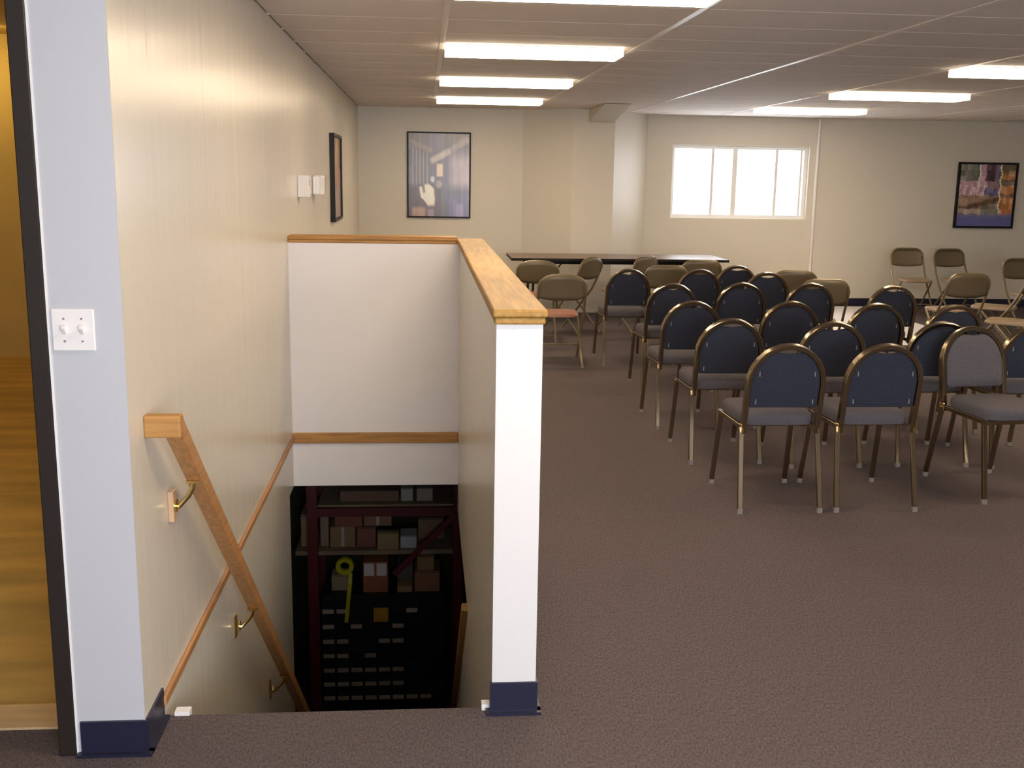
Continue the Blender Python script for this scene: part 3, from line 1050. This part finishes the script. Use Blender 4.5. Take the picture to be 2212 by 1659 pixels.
def carton(u0, u1, v0, v1, y, d, zb, rgb, label, tape=None):
    p0 = at_y(u0, (v0 + v1) / 2, y)
    p1 = at_y(u1, (v0 + v1) / 2, y)
    w = p1.x - p0.x
    h = at_y((u0 + u1) / 2, v0, y).z - zb
    key = 'carton_%d_%d_%d' % tuple(int(c * 255) for c in rgb)
    m = MATS.get(key) or mat(key, rgb, 0.8, noise=((6, 6, 6), 0.08))
    o = empty('carton', ((p0.x + p1.x) / 2, y, zb))
    tag(o, label, 'box', 'boxes on the basement rack')
    MB().box(-w / 2, w / 2, 0, d, 0, h).build('carton_body', m, o, bevel=0.004)
    if tape == 'v':
        MB().box(-0.012, 0.012, -0.002, 0.001, h * 0.05, h).build('tape_strip', M_label, o)
    elif tape == 'labels':
        for s in (-1, 1):
            MB().box(s * w * 0.25 - w * 0.2, s * w * 0.25 + w * 0.2, -0.003, 0.0, h * 0.55, h * 0.95).build('paper_label', M_plastic, o)
    else:
        MB().box(-w / 2 + 0.003, w / 2 - 0.003, -0.001, 0.002, h * 0.93, h * 0.95).build('flap_seam', M_black, o)
    return o


ZS1 = -1.375 + 0.046
ZS2 = -0.985 + 0.041
ZC = -1.734
carton(650, 667, 1112, 1187, 8.25, 0.3, ZS1, (0.36, 0.24, 0.13), 'tan carton on the rack board beyond the red post')
carton(692, 710, 1112, 1187, 8.25, 0.3, ZS1, (0.30, 0.20, 0.14), 'slim carton on the rack board beside the red post')
bxA = carton(713, 768, 1139, 1187, 8.22, 0.3, ZS1, (0.30, 0.18, 0.09), 'tan carton with a white tape stripe on the rack board', 'v')
carton(771, 812, 1139, 1187, 8.22, 0.3, ZS1, (0.26, 0.10, 0.06), 'reddish carton on the rack board')
zt = at_y(740, 1139, 8.22).z + 0.001
carton(723, 783, 1112, 1138, 8.22, 0.28, zt, (0.26, 0.09, 0.06), 'low reddish carton stacked above the taped carton')
carton(786, 846, 1112, 1138, 8.24, 0.26, zt, (0.30, 0.17, 0.10), 'low tan carton stacked above the reddish carton', 'v')
carton(815, 861, 1151, 1200, 8.14, 0.07, ZS1, (0.36, 0.25, 0.11), 'square olive-tan carton at the front of the rack board')
carton(865, 900, 1158, 1190, 8.18, 0.2, ZS1, (0.55, 0.55, 0.58), 'white carton with a small dark print on the rack board')
carton(903, 960, 1120, 1190, 8.4, 0.25, ZS1, (0.26, 0.16, 0.09), 'brown carton at the back of the rack board by the brace')
carton(735, 862, 1060, 1096, 8.22, 0.3, ZS2, (0.20, 0.12, 0.08), 'long brown carton on the upper rack board')
carton(866, 892, 1055, 1096, 8.22, 0.3, ZS2, (0.45, 0.42, 0.36), 'pale carton on the upper rack board beside the long carton')
carton(900, 935, 1055, 1096, 8.22, 0.3, ZS2, (0.38, 0.32, 0.26), 'beige carton at the post end of the upper rack board')
carton(784, 838, 1214, 1284, 8.25, 0.25, ZC, (0.36, 0.13, 0.06), 'red-brown carton with two white labels on the cabinet', 'labels')
carton(858, 892, 1216, 1262, 8.42, 0.2, ZC, (0.16, 0.14, 0.13), 'dark grey carton at the back of the cabinet top')
carton(858, 891, 1264, 1284, 8.24, 0.15, ZC, (0.42, 0.27, 0.13), 'small tan carton on the cabinet front edge')
o = carton(895, 950, 1234, 1283, 8.25, 0.28, ZC, (0.34, 0.17, 0.09), 'brown carton at the corner of the cabinet top')
zt = at_y(920, 1234, 8.25).z + 0.001
carton(901, 938, 1202, 1233, 8.27, 0.2, zt, (0.38, 0.25, 0.10), 'small tan carton stacked on the brown corner carton')
carton(716, 752, 1242, 1280, 8.30, 0.15, ZC, (0.34, 0.27, 0.16), 'low tan carton under the yellow tape roll')

# yellow tape roll hanging in front of the rack
tc_ = at_y(745, 1222, 8.24)
tp_ = empty('tape_roll', (tc_.x, tc_.y, tc_.z))
tag(tp_, 'round yellow tape roll with a loose strip hanging over the cabinet drawers', 'tape roll')
MB().sweep([(0.055 * math.cos(2 * math.pi * k / 28), 0, 0.055 * math.sin(2 * math.pi * k / 28)) for k in range(28)],
           [(-0.018, -0.024), (0.018, -0.024), (0.018, 0.024), (-0.018, 0.024)], up=(0, 1, 0), closed=True).build('roll', M_tape, tp_, smooth=True)
pts = []
for u, v, y in ((757, 1238, 8.20), (756, 1262, 8.15), (753, 1290, 8.14), (751, 1318, 8.14), (748, 1345, 8.145)):
    pts.append(at_y(u, v, y) - tc_)
MB().sweep(pts, [(-0.016, -0.001), (0.016, -0.001), (0.016, 0.001), (-0.016, 0.001)], up=(0, -1, 0)).build('tape_tail', M_tape, tp_)
